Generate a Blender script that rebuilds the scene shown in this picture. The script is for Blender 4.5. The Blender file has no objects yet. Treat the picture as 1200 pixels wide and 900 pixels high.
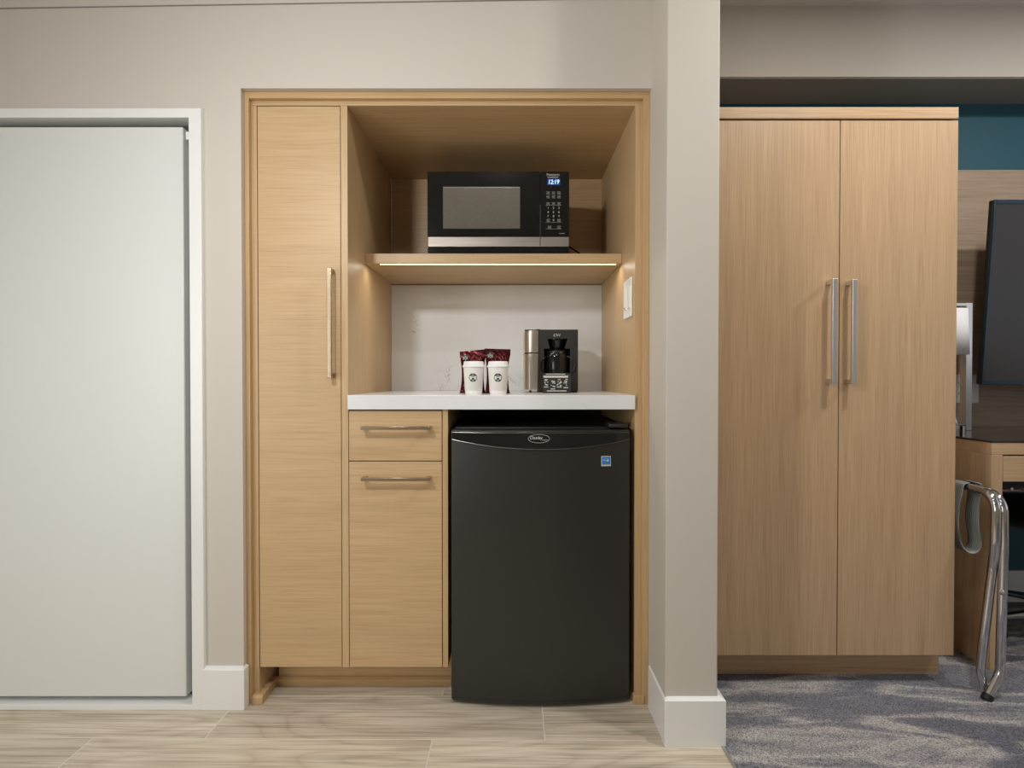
import bpy, bmesh, math, random
from mathutils import Vector, Matrix
random.seed(7)
SC = bpy.context.scene
COL = SC.collection

# ------------------------------------------------------------------ camera
FPX, PX0, PY0, H = 640.0, 598.5, 450.0, 0.97
TH = math.atan(7/640.0)
cam_d = bpy.data.cameras.new('camera'); cam = bpy.data.objects.new('camera', cam_d); COL.objects.link(cam)
cam.location = (0, 0, H); cam.rotation_euler = (math.pi/2 - TH, 0, 0)
cam_d.sensor_fit = 'HORIZONTAL'; cam_d.sensor_width = 36
cam_d.lens = 36*FPX/1200; cam_d.shift_x = 1.5/1200; cam_d.clip_start = 0.02
SC.camera = cam

def ray(px, py):
    u = (px-PX0)/FPX; v = (PY0-py)/FPX
    return u, math.cos(TH)+v*math.sin(TH), v*math.cos(TH)-math.sin(TH)
def XZ(px, py, Y):
    a, b, c = ray(px, py); t = Y/b
    return a*t, H+c*t
def X_(px, Y, py=443): return XZ(px, py, Y)[0]
def Z_(py, Y): return XZ(PX0, py, Y)[1]

# ------------------------------------------------------------------ materials
def newmat(name):
    m = bpy.data.materials.new(name); m.use_nodes = True
    nt = m.node_tree; b = nt.nodes['Principled BSDF']
    return m, nt, b
def srgb(r, g, b):
    f = lambda c: (c/255/12.92) if c/255 <= .04045 else ((c/255+.055)/1.055)**2.4
    return (f(r), f(g), f(b), 1)
def plain(name, col, rough=.5, metal=0, spec=.5, bump=0, bscale=300, emit=None, estr=0, coat=0):
    m, nt, b = newmat(name)
    b.inputs['Base Color'].default_value = col
    b.inputs['Roughness'].default_value = rough
    b.inputs['Metallic'].default_value = metal
    b.inputs['Specular IOR Level'].default_value = spec
    b.inputs['Coat Weight'].default_value = coat
    tc = nt.nodes.new('ShaderNodeTexCoord')
    n = nt.nodes.new('ShaderNodeTexNoise'); n.inputs['Scale'].default_value = bscale; n.inputs['Detail'].default_value = 3
    nt.links.new(tc.outputs['Object'], n.inputs['Vector'])
    if bump:
        bp = nt.nodes.new('ShaderNodeBump'); bp.inputs['Strength'].default_value = bump; bp.inputs['Distance'].default_value = .001
        nt.links.new(n.outputs['Fac'], bp.inputs['Height']); nt.links.new(bp.outputs['Normal'], b.inputs['Normal'])
    if emit:
        b.inputs['Emission Color'].default_value = emit; b.inputs['Emission Strength'].default_value = estr
    return m
def ramp(nt, stops):
    r = nt.nodes.new('ShaderNodeValToRGB'); e = r.color_ramp.elements
    while len(e) < len(stops): e.new(.5)
    for i, (p, c) in enumerate(stops): e[i].position = p; e[i].color = c
    return r
def noise(nt, vec, scale, detail=4, dist=0, rough=.55):
    n = nt.nodes.new('ShaderNodeTexNoise'); n.inputs['Scale'].default_value = scale
    n.inputs['Detail'].default_value = detail; n.inputs['Distortion'].default_value = dist; n.inputs['Roughness'].default_value = rough
    nt.links.new(vec, n.inputs['Vector']); return n
def mapping(nt, scale=(1, 1, 1), loc=(0, 0, 0), rot=(0, 0, 0), src=None):
    if src is None:
        tc = nt.nodes.new('ShaderNodeTexCoord'); src = tc.outputs['Object']
    mp = nt.nodes.new('ShaderNodeMapping'); mp.inputs['Scale'].default_value = scale
    mp.inputs['Location'].default_value = loc; mp.inputs['Rotation'].default_value = rot
    nt.links.new(src, mp.inputs['Vector']); return mp
def mix(nt, a, b, fac, mode='MIX'):
    m = nt.nodes.new('ShaderNodeMix'); m.data_type = 'RGBA'; m.blend_type = mode
    for v, i in ((a, 6), (b, 7)):
        if isinstance(v, tuple): m.inputs[i].default_value = v
        else: nt.links.new(v, m.inputs[i])
    if isinstance(fac, float): m.inputs[0].default_value = fac
    else: nt.links.new(fac, m.inputs[0])
    return m.outputs[2]

def wood(name, axis, light, mid, dark, rough=.42, fine=230, loc=(0, 0, 0)):
    """straight rift-cut veneer, grain running along axis"""
    m, nt, b = newmat(name)
    def sc(across, along):
        return tuple(along if i == 'xyz'.index(axis) else across for i in range(3))
    f = noise(nt, mapping(nt, sc(fine, 5), loc).outputs[0], 1, 4)
    g = noise(nt, mapping(nt, sc(38, 1.2), loc).outputs[0], 1, 5, .3)
    k = noise(nt, mapping(nt, sc(7, .8), loc).outputs[0], 1, 2)
    r1 = ramp(nt, [(.30, dark), (.5, mid), (.72, light)]); nt.links.new(f.outputs['Fac'], r1.inputs[0])
    half = lambda p, q_: tuple(.5*a+.5*b_ for a, b_ in zip(p, q_))
    r2 = ramp(nt, [(.28, half(dark, mid)), (.5, mid), (.72, half(light, mid))]); nt.links.new(g.outputs['Fac'], r2.inputs[0])
    r3 = ramp(nt, [(.3, (.95, .95, .95, 1)), (.7, (1.03, 1.03, 1.02, 1))]); nt.links.new(k.outputs['Fac'], r3.inputs[0])
    c = mix(nt, r1.outputs[0], r2.outputs[0], .45)
    c = mix(nt, c, r3.outputs[0], 1.0, 'MULTIPLY')
    nt.links.new(c, b.inputs['Base Color']); b.inputs['Roughness'].default_value = rough
    b.inputs['Specular IOR Level'].default_value = .4
    bp = nt.nodes.new('ShaderNodeBump'); bp.inputs['Strength'].default_value = .12; bp.inputs['Distance'].default_value = .0006
    nt.links.new(f.outputs['Fac'], bp.inputs['Height']); nt.links.new(bp.outputs['Normal'], b.inputs['Normal'])
    return m
WL, WM, WD = srgb(209, 180, 140), srgb(198, 167, 125), srgb(176, 143, 101)
M = {}
for ax in 'xyz': M['oak_'+ax] = wood('honey_oak_veneer_'+ax, ax, WL, WM, WD, fine=300 if ax == 'z' else 260)
GL, GM, GD = srgb(206, 176, 142), srgb(190, 158, 123), srgb(160, 128, 96)
for ax in 'xyz': M['ash_'+ax] = wood('pale_ash_veneer_'+ax, ax, GL, GM, GD, fine=330)
M['trim_oak'] = wood('solid_oak_trim', 'z', srgb(206, 174, 130), srgb(196, 163, 118), srgb(178, 145, 102), fine=120)
M['trim_oak_x'] = wood('solid_oak_trim_level', 'x', srgb(206, 174, 130), srgb(196, 163, 118), srgb(178, 145, 102), fine=120)
M['greige_x'] = wood('greige_panel_veneer', 'x', srgb(190, 170, 150), srgb(172, 150, 129), srgb(142, 120, 99), fine=150)
M['wall'] = plain('greige_wall_paint', srgb(203, 196, 186), .55, bump=.12, bscale=260, spec=.35)
M['trimw'] = plain('white_trim_paint', srgb(234, 234, 231), .32, spec=.5)
M['doorw'] = plain('white_door_paint', srgb(222, 223, 219), .38, bump=.05, bscale=120)
M['ceil'] = plain('ceiling_paint', srgb(214, 212, 208), .8)
M['teal'] = plain('teal_wall_paint', srgb(36, 86, 102), .6, bump=.1, bscale=260)
M['soffit'] = plain('grey_soffit', srgb(142, 138, 132), .7)  # mid grey underside, darker than the bulkhead face
M['dark'] = plain('dark_recess_tone', srgb(70, 68, 64), .8)  # shade of gaps and recesses put into the colour
M['groove'] = plain('groove_shade_paint', srgb(128, 121, 111), .8)  # tone of the thin strip that paints the groove's shade
M['nickel'] = plain('warm_brushed_nickel', srgb(188, 170, 144), .27, 1, bump=.06, bscale=700)
M['nickel_c'] = plain('satin_nickel', srgb(222, 220, 218), .36, 1, bump=.06, bscale=700)
M['chrome'] = plain('polished_chrome', srgb(205, 205, 208), .1, 1)
M['fridge'] = plain('black_textured_enamel', srgb(41, 40, 37), .36, spec=.5, bump=.35, bscale=900)
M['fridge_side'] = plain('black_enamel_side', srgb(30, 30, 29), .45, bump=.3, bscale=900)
M['gloss'] = plain('black_gloss_plastic', srgb(24, 24, 23), .1, spec=.45)
M['blackp'] = plain('black_matte_plastic', srgb(36, 36, 34), .5)
M['graymetal'] = plain('grey_metal_edge', srgb(120, 120, 117), .28, 1)
M['steel'] = plain('brushed_stainless', srgb(196, 189, 180), .3, 1)
M['lcd'] = plain('blue_display', srgb(12, 40, 78), .25, emit=srgb(20, 70, 140), estr=.6)
M['lcd_on'] = plain('display_digits', srgb(190, 220, 255), .4, emit=srgb(190, 220, 255), estr=1.6)
M['ink_w'] = plain('white_print', srgb(212, 210, 204), .5)
M['ink_g'] = plain('grey_print', srgb(150, 148, 142), .5)
M['cup'] = plain('white_paper_cup', srgb(238, 234, 228), .55)
M['lid'] = plain('white_plastic_lid', srgb(236, 236, 234), .35)
M['green'] = plain('dark_green_ink', srgb(24, 66, 48), .5)
M['logo_w'] = plain('white_logo_ink', srgb(226, 226, 216), .5)
M['foil'] = plain('maroon_foil', srgb(84, 32, 34), .2, .85)
M['switch'] = plain('white_switch_plastic', srgb(240, 239, 234), .3)
M['badge'] = plain('silver_badge', srgb(176, 176, 172), .35, .6)
M['led'] = plain('warm_led_diffuser', srgb(255, 240, 214), .4, emit=srgb(255, 226, 180), estr=7)
M['sky_blue'] = plain('blue_sticker', srgb(40, 128, 208), .4)
M['rubber'] = plain('black_rubber', srgb(18, 18, 18), .6)
M['screen'] = plain('switched_off_screen', srgb(52, 49, 49), .3, spec=.4)
M['bezel'] = plain('bezel_blue_reflection', srgb(16, 40, 56), .2)  # blue put into the colour for teal reflections along the edge
M['shade'] = plain('white_linen_shade', srgb(238, 236, 240), .8, bump=.2, bscale=500)
M['glass'] = plain('smoked_glass_top', srgb(40, 38, 34), .08)
M['leather'] = plain('black_leather', srgb(20, 21, 24), .4, bump=.2, bscale=220)
M['slot'] = plain('dark_slot', srgb(40, 40, 40), .6)

def brushed():
    m, nt, b = newmat('brushed_stainless_band')
    n = noise(nt, mapping(nt, (6, 6, 900)).outputs[0], 1, 2)
    r = ramp(nt, [(.3, srgb(122, 115, 106)), (.7, srgb(148, 140, 131))]); nt.links.new(n.outputs['Fac'], r.inputs[0])
    nt.links.new(r.outputs[0], b.inputs['Base Color']); b.inputs['Metallic'].default_value = 1; b.inputs['Roughness'].default_value = .42
    b.inputs['Anisotropic'].default_value = .6
    return m
M['band'] = brushed()

def quartz():
    m, nt, b = newmat('white_veined_quartz')
    n = noise(nt, mapping(nt, (1, 1, 1), (3.1, 0, 1.7)).outputs[0], 2.6, 8, 1.2, .62)
    sub = nt.nodes.new('ShaderNodeMath'); sub.operation = 'SUBTRACT'; sub.inputs[1].default_value = .5; nt.links.new(n.outputs['Fac'], sub.inputs[0])
    ab = nt.nodes.new('ShaderNodeMath'); ab.operation = 'ABSOLUTE'; nt.links.new(sub.outputs[0], ab.inputs[0])
    v = ramp(nt, [(0, (1, 1, 1, 1)), (.007, (0, 0, 0, 1))]); nt.links.new(ab.outputs[0], v.inputs[0])
    msk = noise(nt, mapping(nt, (1, 1, 1), (.3, 2, 5)).outputs[0], 3.2, 2)
    mr = ramp(nt, [(.57, (0, 0, 0, 1)), (.70, (1, 1, 1, 1))]); nt.links.new(msk.outputs['Fac'], mr.inputs[0])
    vv = mix(nt, v.outputs[0], mr.outputs[0], 1.0, 'MULTIPLY')
    cl = noise(nt, mapping(nt).outputs[0], 4, 3)
    cr = ramp(nt, [(.3, srgb(222, 224, 224)), (.7, srgb(232, 234, 235))]); nt.links.new(cl.outputs['Fac'], cr.inputs[0])
    c = mix(nt, cr.outputs[0], srgb(158, 148, 136), vv)
    nt.links.new(c, b.inputs['Base Color']); b.inputs['Roughness'].default_value = .22
    return m
M['quartz'] = quartz()

def tiles():
    m, nt, b = newmat('wood_look_porcelain_planks')
    tc = nt.nodes.new('ShaderNodeTexCoord')
    mp = mapping(nt, (1, 1, 1), (0, 0, 0), (0, 0, math.radians(.45)), tc.outputs['Object'])
    mp.inputs['Location'].default_value = (TILE_DX, TILE_DY, 0)
    br = nt.nodes.new('ShaderNodeTexBrick'); br.offset = .33; br.offset_frequency = 2; br.squash = 1
    br.inputs['Scale'].default_value = 1; br.inputs['Brick Width'].default_value = .915; br.inputs['Row Height'].default_value = .2
    br.inputs['Mortar Size'].default_value = .0016; br.inputs['Mortar Smooth'].default_value = .1; br.inputs['Bias'].default_value = 0
    br.inputs['Color1'].default_value = (0, 0, 0, 1); br.inputs['Color2'].default_value = (1, 1, 1, 1); br.inputs['Mortar'].default_value = (.5, .5, .5, 1)
    nt.links.new(mp.outputs[0], br.inputs['Vector'])
    # per plank shift of the grain
    off = nt.nodes.new('ShaderNodeVectorMath'); off.operation = 'MULTIPLY_ADD'; off.inputs[1].default_value = (7.3, 3.1, 5.7)
    nt.links.new(br.outputs['Color'], off.inputs[0]); nt.links.new(mp.outputs[0], off.inputs[2])
    base = off.outputs[0]
    warp = noise(nt, mapping(nt, (.9, 3.6, 1), src=base).outputs[0], 1.2, 1.2, .3)
    # cathedral figure: contour lines of a slow field
    m2 = nt.nodes.new('ShaderNodeMath'); m2.operation = 'MULTIPLY'; m2.inputs[1].default_value = 24; nt.links.new(warp.outputs['Fac'], m2.inputs[0])
    fr = nt.nodes.new('ShaderNodeMath'); fr.operation = 'PINGPONG'; fr.inputs[1].default_value = 1; nt.links.new(m2.outputs[0], fr.inputs[0])
    fine = noise(nt, mapping(nt, (3.5, 150, 1), src=base).outputs[0], 1, 5, .6)
    brd = noise(nt, mapping(nt, (1.5, 16, 1), src=base).outputs[0], 1, 4, .5)
    A, B, C_ = srgb(156, 144, 126), srgb(201, 188, 168), srgb(224, 213, 194)
    r1 = ramp(nt, [(.40, srgb(142, 129, 110)), (.5, B), (.60, C_)]); nt.links.new(fine.outputs['Fac'], r1.inputs[0])
    r2 = ramp(nt, [(.32, A), (.5, B), (.66, C_)]); nt.links.new(brd.outputs['Fac'], r2.inputs[0])
    r3 = ramp(nt, [(0, srgb(140, 126, 105)), (.16, srgb(184, 171, 150)), (.4, B), (1, srgb(218, 206, 186))]); nt.links.new(fr.outputs[0], r3.inputs[0])
    c = mix(nt, r1.outputs[0], r2.outputs[0], .5)
    c = mix(nt, c, r3.outputs[0], .25)
    tint = ramp(nt, [(0, (.93, .92, .92, 1)), (1, (1.07, 1.06, 1.04, 1))]); nt.links.new(br.outputs['Color'], tint.inputs[0])
    c = mix(nt, c, tint.outputs[0], 1.0, 'MULTIPLY')
    c = mix(nt, c, srgb(216, 208, 194), br.outputs['Fac'])
    nt.links.new(c, b.inputs['Base Color']); b.inputs['Roughness'].default_value = .48
    bp = nt.nodes.new('ShaderNodeBump'); bp.inputs['Strength'].default_value = .25; bp.inputs['Distance'].default_value = .001
    inv = nt.nodes.new('ShaderNodeMath'); inv.operation = 'MULTIPLY_ADD'; inv.inputs[1].default_value = -1.5; nt.links.new(br.outputs['Fac'], inv.inputs[0]); nt.links.new(fine.outputs['Fac'], inv.inputs[2])
    nt.links.new(inv.outputs[0], bp.inputs['Height']); nt.links.new(bp.outputs['Normal'], b.inputs['Normal'])
    return m
TILE_DX, TILE_DY = -.08, -.053
M['tile'] = tiles()

def carpet():
    m, nt, b = newmat('grey_blue_patterned_carpet')
    mp = mapping(nt, (.75, 2.9, 1), (.35, .95, 0), (0, 0, math.radians(22)))
    w = noise(nt, mp.outputs[0], 2.2, 4, .45, .55)
    sub = nt.nodes.new('ShaderNodeMath'); sub.operation = 'SUBTRACT'; sub.inputs[1].default_value = .5; nt.links.new(w.outputs['Fac'], sub.inputs[0])
    ab = nt.nodes.new('ShaderNodeMath'); ab.operation = 'ABSOLUTE'; nt.links.new(sub.outputs[0], ab.inputs[0])
    edge = noise(nt, mapping(nt).outputs[0], 60, 3)
    ed = nt.nodes.new('ShaderNodeMath'); ed.operation = 'MULTIPLY_ADD'; ed.inputs[1].default_value = .055; nt.links.new(edge.outputs['Fac'], ed.inputs[0]); nt.links.new(ab.outputs[0], ed.inputs[2])
    v = ramp(nt, [(.022, (.95, .95, .95, 1)), (.060, (.45, .45, .45, 1)), (.098, (0, 0, 0, 1))]); nt.links.new(ed.outputs[0], v.inputs[0])
    big = noise(nt, mapping(nt, (1, 1.6, 1)).outputs[0], 1.7, 2)
    br = ramp(nt, [(.35, srgb(102, 103, 113)), (.65, srgb(132, 131, 138))]); nt.links.new(big.outputs['Fac'], br.inputs[0])
    c = mix(nt, br.outputs[0], srgb(186, 181, 178), v.outputs[0])
    tu = noise(nt, mapping(nt).outputs[0], 330, 2)
    tr = ramp(nt, [(.36, (.42, .42, .44, 1)), (.5, (.95, .95, .95, 1)), (.66, (1.4, 1.39, 1.36, 1))]); nt.links.new(tu.outputs['Fac'], tr.inputs[0])
    c = mix(nt, c, tr.outputs[0], 1.0, 'MULTIPLY')
    nt.links.new(c, b.inputs['Base Color']); b.inputs['Roughness'].default_value = .95; b.inputs['Specular IOR Level'].default_value = .1
    bp = nt.nodes.new('ShaderNodeBump'); bp.inputs['Strength'].default_value = .8; bp.inputs['Distance'].default_value = .004
    nt.links.new(tu.outputs['Fac'], bp.inputs['Height']); nt.links.new(bp.outputs['Normal'], b.inputs['Normal'])
    return m
M['carpet'] = carpet()

def window_glass():
    """microwave window: metallic glass, bright reflection put into a pale base colour, fine perforated screen"""
    m, nt, b = newmat('microwave_window_glass')
    vo = nt.nodes.new('ShaderNodeTexVoronoi'); vo.inputs['Scale'].default_value = 700
    nt.links.new(mapping(nt).outputs[0], vo.inputs['Vector'])
    r = ramp(nt, [(.2, srgb(120, 120, 112)), (.5, srgb(196, 194, 184))]); nt.links.new(vo.outputs['Distance'], r.inputs[0])
    nt.links.new(r.outputs[0], b.inputs['Base Color']); b.inputs['Roughness'].default_value = .08; b.inputs['Specular IOR Level'].default_value = 1
    b.inputs['Metallic'].default_value = .85
    return m
M['mwin'] = window_glass()

def webbing():
    m, nt, b = newmat('grey_woven_webbing')
    wv = nt.nodes.new('ShaderNodeTexWave'); wv.inputs['Scale'].default_value = 55; wv.bands_direction = 'Y'
    nt.links.new(mapping(nt).outputs[0], wv.inputs['Vector'])
    w2 = nt.nodes.new('ShaderNodeTexWave'); w2.inputs['Scale'].default_value = 120; w2.bands_direction = 'Z'
    nt.links.new(mapping(nt).outputs[0], w2.inputs['Vector'])
    r = ramp(nt, [(.2, srgb(112, 114, 112)), (.7, srgb(160, 162, 158))]); nt.links.new(wv.outputs['Fac'], r.inputs[0])
    r2 = ramp(nt, [(.2, (.7, .7, .7, 1)), (.7, (1.1, 1.1, 1.1, 1))]); nt.links.new(w2.outputs['Fac'], r2.inputs[0])
    nt.links.new(mix(nt, r.outputs[0], r2.outputs[0], 1.0, 'MULTIPLY'), b.inputs['Base Color']); b.inputs['Roughness'].default_value = .85
    return m
M['web'] = webbing()

# ------------------------------------------------------------------ mesh kit
class MB:
    def __init__(s): s.v = []; s.f = []
    def add(s, vs, fs):
        n = len(s.v); s.v += [Vector(p) for p in vs]; s.f += [tuple(i+n for i in f) for f in fs]; return s
    def box(s, x0, x1, y0, y1, z0, z1):
        x0, x1 = sorted((x0, x1)); y0, y1 = sorted((y0, y1)); z0, z1 = sorted((z0, z1))
        return s.add([(x0, y0, z0), (x1, y0, z0), (x1, y1, z0), (x0, y1, z0), (x0, y0, z1), (x1, y0, z1), (x1, y1, z1), (x0, y1, z1)],
                     [(3, 2, 1, 0), (4, 5, 6, 7), (0, 1, 5, 4), (1, 2, 6, 5), (2, 3, 7, 6), (3, 0, 4, 7)])
    def prism(s, poly, axis, a, b):
        """poly in the plane normal to axis; 'x': (y,z)  'y': (x,z)  'z': (x,y)"""
        def P(p, t):
            return {'x': (t, p[0], p[1]), 'y': (p[0], t, p[1]), 'z': (p[0], p[1], t)}[axis]
        n = len(poly)
        return s.add([P(p, a) for p in poly]+[P(p, b) for p in poly],
                     [tuple(range(n))[::-1], tuple(range(n, 2*n))]+[(i, (i+1) % n, n+(i+1) % n, n+i) for i in range(n)])
    def lathe(s, prof, c=(0, 0, 0), n=32):
        vs, fs = [], []
        for r, z in prof:
            for k in range(n):
                a = 2*math.pi*k/n; vs.append((c[0]+r*math.cos(a), c[1]+r*math.sin(a), c[2]+z))
        for i in range(len(prof)-1):
            for k in range(n):
                k2 = (k+1) % n; fs.append((i*n+k, i*n+k2, (i+1)*n+k2, (i+1)*n+k))
        fs.append(tuple(range(n))[::-1]); fs.append(tuple((len(prof)-1)*n+k for k in range(n)))
        return s.add(vs, fs)
    def tube(s, path, r, n=14, closed=False):
        pts = [Vector(p) for p in path]; m = len(pts); vs, fs = [], []
        up = None
        for i in range(m):
            if closed: t = (pts[(i+1) % m]-pts[i-1]).normalized()
            else: t = (pts[min(i+1, m-1)]-pts[max(i-1, 0)]).normalized()
            if up is None:
                up = Vector((0, 0, 1)) if abs(t.z) < .9 else Vector((1, 0, 0))
            up = (up-t*up.dot(t)).normalized(); sd = t.cross(up)
            rr = r[i] if isinstance(r, (list, tuple)) else r
            for k in range(n):
                a = 2*math.pi*k/n; vs.append(pts[i]+up*math.cos(a)*rr+sd*math.sin(a)*rr)
        for i in range(m if closed else m-1):
            j = (i+1) % m
            for k in range(n):
                k2 = (k+1) % n; fs.append((i*n+k, j*n+k, j*n+k2, i*n+k2))
        if not closed:
            fs.append(tuple(range(n))); fs.append(tuple((m-1)*n+k for k in range(n))[::-1])
        return s.add(vs, fs)
    def grid(s, fn, nu, nv):
        vs = [fn(u/nu, v/nv) for v in range(nv+1) for u in range(nu+1)]
        fs = [(v*(nu+1)+u, v*(nu+1)+u+1, (v+1)*(nu+1)+u+1, (v+1)*(nu+1)+u) for v in range(nv) for u in range(nu)]
        return s.add(vs, fs)
    def build(s, name, mat, parent=None, bevel=0, smooth=False, seg=2, ang=40, kind=None, solid=0, at=None):
        org = Vector(at) if at is not None else Vector((0, 0, 0))
        base = parent_world(parent)+org if parent else org
        me = bpy.data.meshes.new(name); me.from_pydata([v-base for v in s.v], [], s.f); me.update()
        bm = bmesh.new(); bm.from_mesh(me); bmesh.ops.recalc_face_normals(bm, faces=bm.faces); bm.to_mesh(me); bm.free()
        me.materials.append(M[mat] if isinstance(mat, str) else mat)
        o = bpy.data.objects.new(name, me); COL.objects.link(o)
        if parent: o.parent = parent
        o.location = org
        if solid:
            md = o.modifiers.new('solid', 'SOLIDIFY'); md.thickness = solid; md.offset = 0
        if bevel:
            md = o.modifiers.new('bevel', 'BEVEL'); md.width = bevel; md.segments = seg; md.limit_method = 'ANGLE'; md.angle_limit = math.radians(ang)
            md.harden_normals = False
        if smooth or bevel:
            for p in me.polygons: p.use_smooth = True
            try:
                me.set_sharp_from_angle(angle=math.radians(ang))
            except Exception: pass
        if kind: o['kind'] = kind
        return o
def parent_world(o):
    p = Vector((0, 0, 0))
    while o is not None: p = p+o.location; o = o.parent
    return p
def thing(name, label, cat, loc, group=None):
    o = bpy.data.objects.new(name, None); COL.objects.link(o); o.location = loc
    o.empty_display_size = .05; o['label'] = label; o['category'] = cat
    if group: o['group'] = group
    return o
def tag(o, label, cat, group=None):
    o['label'] = label; o['category'] = cat
    if group: o['group'] = group
    return o
def struct(o): o['kind'] = 'structure'; return o
def fillet(pts, r, n=8):
    pts = [Vector(p) for p in pts]; out = [pts[0]]
    rs = r if isinstance(r, (list, tuple)) else [r]*len(pts)
    for i in range(1, len(pts)-1):
        a, b, c = pts[i-1], pts[i], pts[i+1]; d1 = (a-b).normalized(); d2 = (c-b).normalized()
        ang = d1.angle(d2); t = min(rs[i]/math.tan(ang/2), (a-b).length*.49, (c-b).length*.49)
        rr = t*math.tan(ang/2); cen = b+(d1+d2).normalized()*(rr/math.sin(ang/2))
        p1 = b+d1*t-cen; p2 = b+d2*t-cen; tot = p1.angle(p2); ax = p1.cross(p2).normalized()
        for k in range(n+1): out.append(cen+Matrix.Rotation(tot*k/n, 3, ax) @ p1)
    out.append(pts[-1]); return out
def rrect(x0, x1, z0, z1, r, n=6):
    out = []
    for cx, cz, a0 in ((x1-r, z1-r, 0), (x0+r, z1-r, 90), (x0+r, z0+r, 180), (x1-r, z0+r, 270)):
        for k in range(n+1):
            a = math.radians(a0+90*k/n); out.append((cx+r*math.cos(a), cz+r*math.sin(a)))
    return out
def lettering(txt, cx, y, cz, height, mat, parent, name='lettering', width=None, shear=0, depth=.0004):
    cu = bpy.data.curves.new('t', 'FONT'); cu.body = txt; cu.align_x = 'CENTER'; cu.align_y = 'CENTER'; cu.size = 1; cu.shear = shear; cu.resolution_u = 3
    t = bpy.data.objects.new('t', cu); COL.objects.link(t); bpy.context.view_layer.update()
    me = bpy.data.meshes.new_from_object(t.evaluated_get(bpy.context.evaluated_depsgraph_get()))
    bpy.data.objects.remove(t)
    xs = [v.co.x for v in me.vertices]; ys = [v.co.y for v in me.vertices]
    w = max(xs)-min(xs); h = max(ys)-min(ys); mx = (max(xs)+min(xs))/2; my = (max(ys)+min(ys))/2
    sz = height/h; sx = (width/w) if width else sz
    m = MB(); m.add([(cx+(v.co.x-mx)*sx, y, cz+(v.co.y-my)*sz) for v in me.vertices], [tuple(p.vertices) for p in me.polygons])
    o = m.build(name, mat, parent); bpy.data.meshes.remove(me)
    md = o.modifiers.new('solid', 'SOLIDIFY'); md.thickness = depth; md.offset = 0
    return o
def bar_handle(parent, x, z, y, length, vertical, name='handle', mat='nickel', w=.0125, stand=.034, d=.009):
    """squared bar on two end posts, standing off the face at depth y; x,z = centre"""
    m = MB(); h = length/2
    if vertical:
        m.box(x-w/2, x+w/2, y-stand, y-stand+d, z-h, z+h)
        for s in (-1, 1): m.box(x-w/2+.0008, x+w/2-.0008, y-stand+d, y, z+s*h-(s > 0)*.014, z+s*h+(s < 0)*.014)
    else:
        m.box(x-h, x+h, y-stand, y-stand+d, z-w/2, z+w/2)
        for s in (-1, 1): m.box(x+s*h-(s > 0)*.014, x+s*h+(s < 0)*.014, y-stand+d, y, z-w/2+.0008, z+w/2-.0008)
    return m.build(name, mat, parent, bevel=.0012)

# ------------------------------------------------------------------ key positions
YW, YT, YC, YB = 1.597, 1.616, 1.632, 2.235   # wall face, outer oak trim, cabinet fronts, niche back
CEIL = 2.43
XL = X_(284, YW)              # niche opening, left
XR = X_(763, YW, 300)         # niche opening, right
ZT = Z_(103.5, YW)            # niche opening, top
YP = 1.437                    # pillar face
XP1 = X_(843, YP, 300)
YTL = 2.364                   # teal wall
YBK = 2.158                   # bulkhead face
RX1, LX0, BY0 = 3.4, -2.3, -1.7

# ------------------------------------------------------------------ setting
XCAR = .558
MB().box(LX0, XCAR, BY0, YB+.05, -.05, 0).build('floor', 'tile', kind='structure')
MB().box(XCAR, RX1, BY0, YTL+.02, -.05, .002).build('floor_carpet', 'carpet', kind='structure')
MB().box(XCAR-.004, XCAR+.003, BY0, YP-.012, -.03, .0035).build('trim_1', 'badge', kind='structure')
MB().box(LX0, RX1, BY0, YTL+.1, CEIL, CEIL+.05).build('ceiling', 'ceil', kind='structure')

# left door (a panel set back in a white frame with a sill)
YF = 1.585
dfx1 = X_(237.5, YF, 500); dfin = X_(223, YF, 500); dz1 = Z_(126.5, YF); dzin = Z_(137.5, YF); dz0 = Z_(826, YF)
dfx0 = dfx1-.96; dfin0 = dfx0+(dfx1-dfin)
# wall with openings
w = MB()
w.box(XL-.0, dfin+.004, YW, YW+.12, 0, CEIL)
w.box(LX0, dfin0-.004, YW, YW+.12, 0, CEIL)
w.box(dfin0-.004, dfin+.004, YW, YW+.12, dzin+.004, CEIL)
w.box(XL, XR, YW, YW+.12, ZT, CEIL)
# reveal line high on the wall: a darker strip painted as the groove's shade
w.build('wall_front', 'wall', kind='structure')
g = MB(); za, zb = XZ(0, 9, YW-.004)[1], XZ(560, 0, YW-.004)[1]
xa, xb = XZ(0, 9, YW-.004)[0], XZ(560, 0, YW-.004)[0]
sl = (zb-za)/(xb-xa)
fz = lambda x: za+(x-xa)*sl
g.prism([(LX0, fz(LX0)), (XR, fz(XR)), (XR, CEIL), (LX0, CEIL)], 'y', YW-.005, YW-.0005)
g.build('wall_front_upper', 'wall', kind='structure')
MB().prism([(LX0, fz(LX0)-.0014), (XR, fz(XR)-.0014), (XR, fz(XR)-.0002), (LX0, fz(LX0)-.0002)], 'y', YW-.0022, YW-.0005).build('groove_shade', 'groove', kind='structure')
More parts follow.
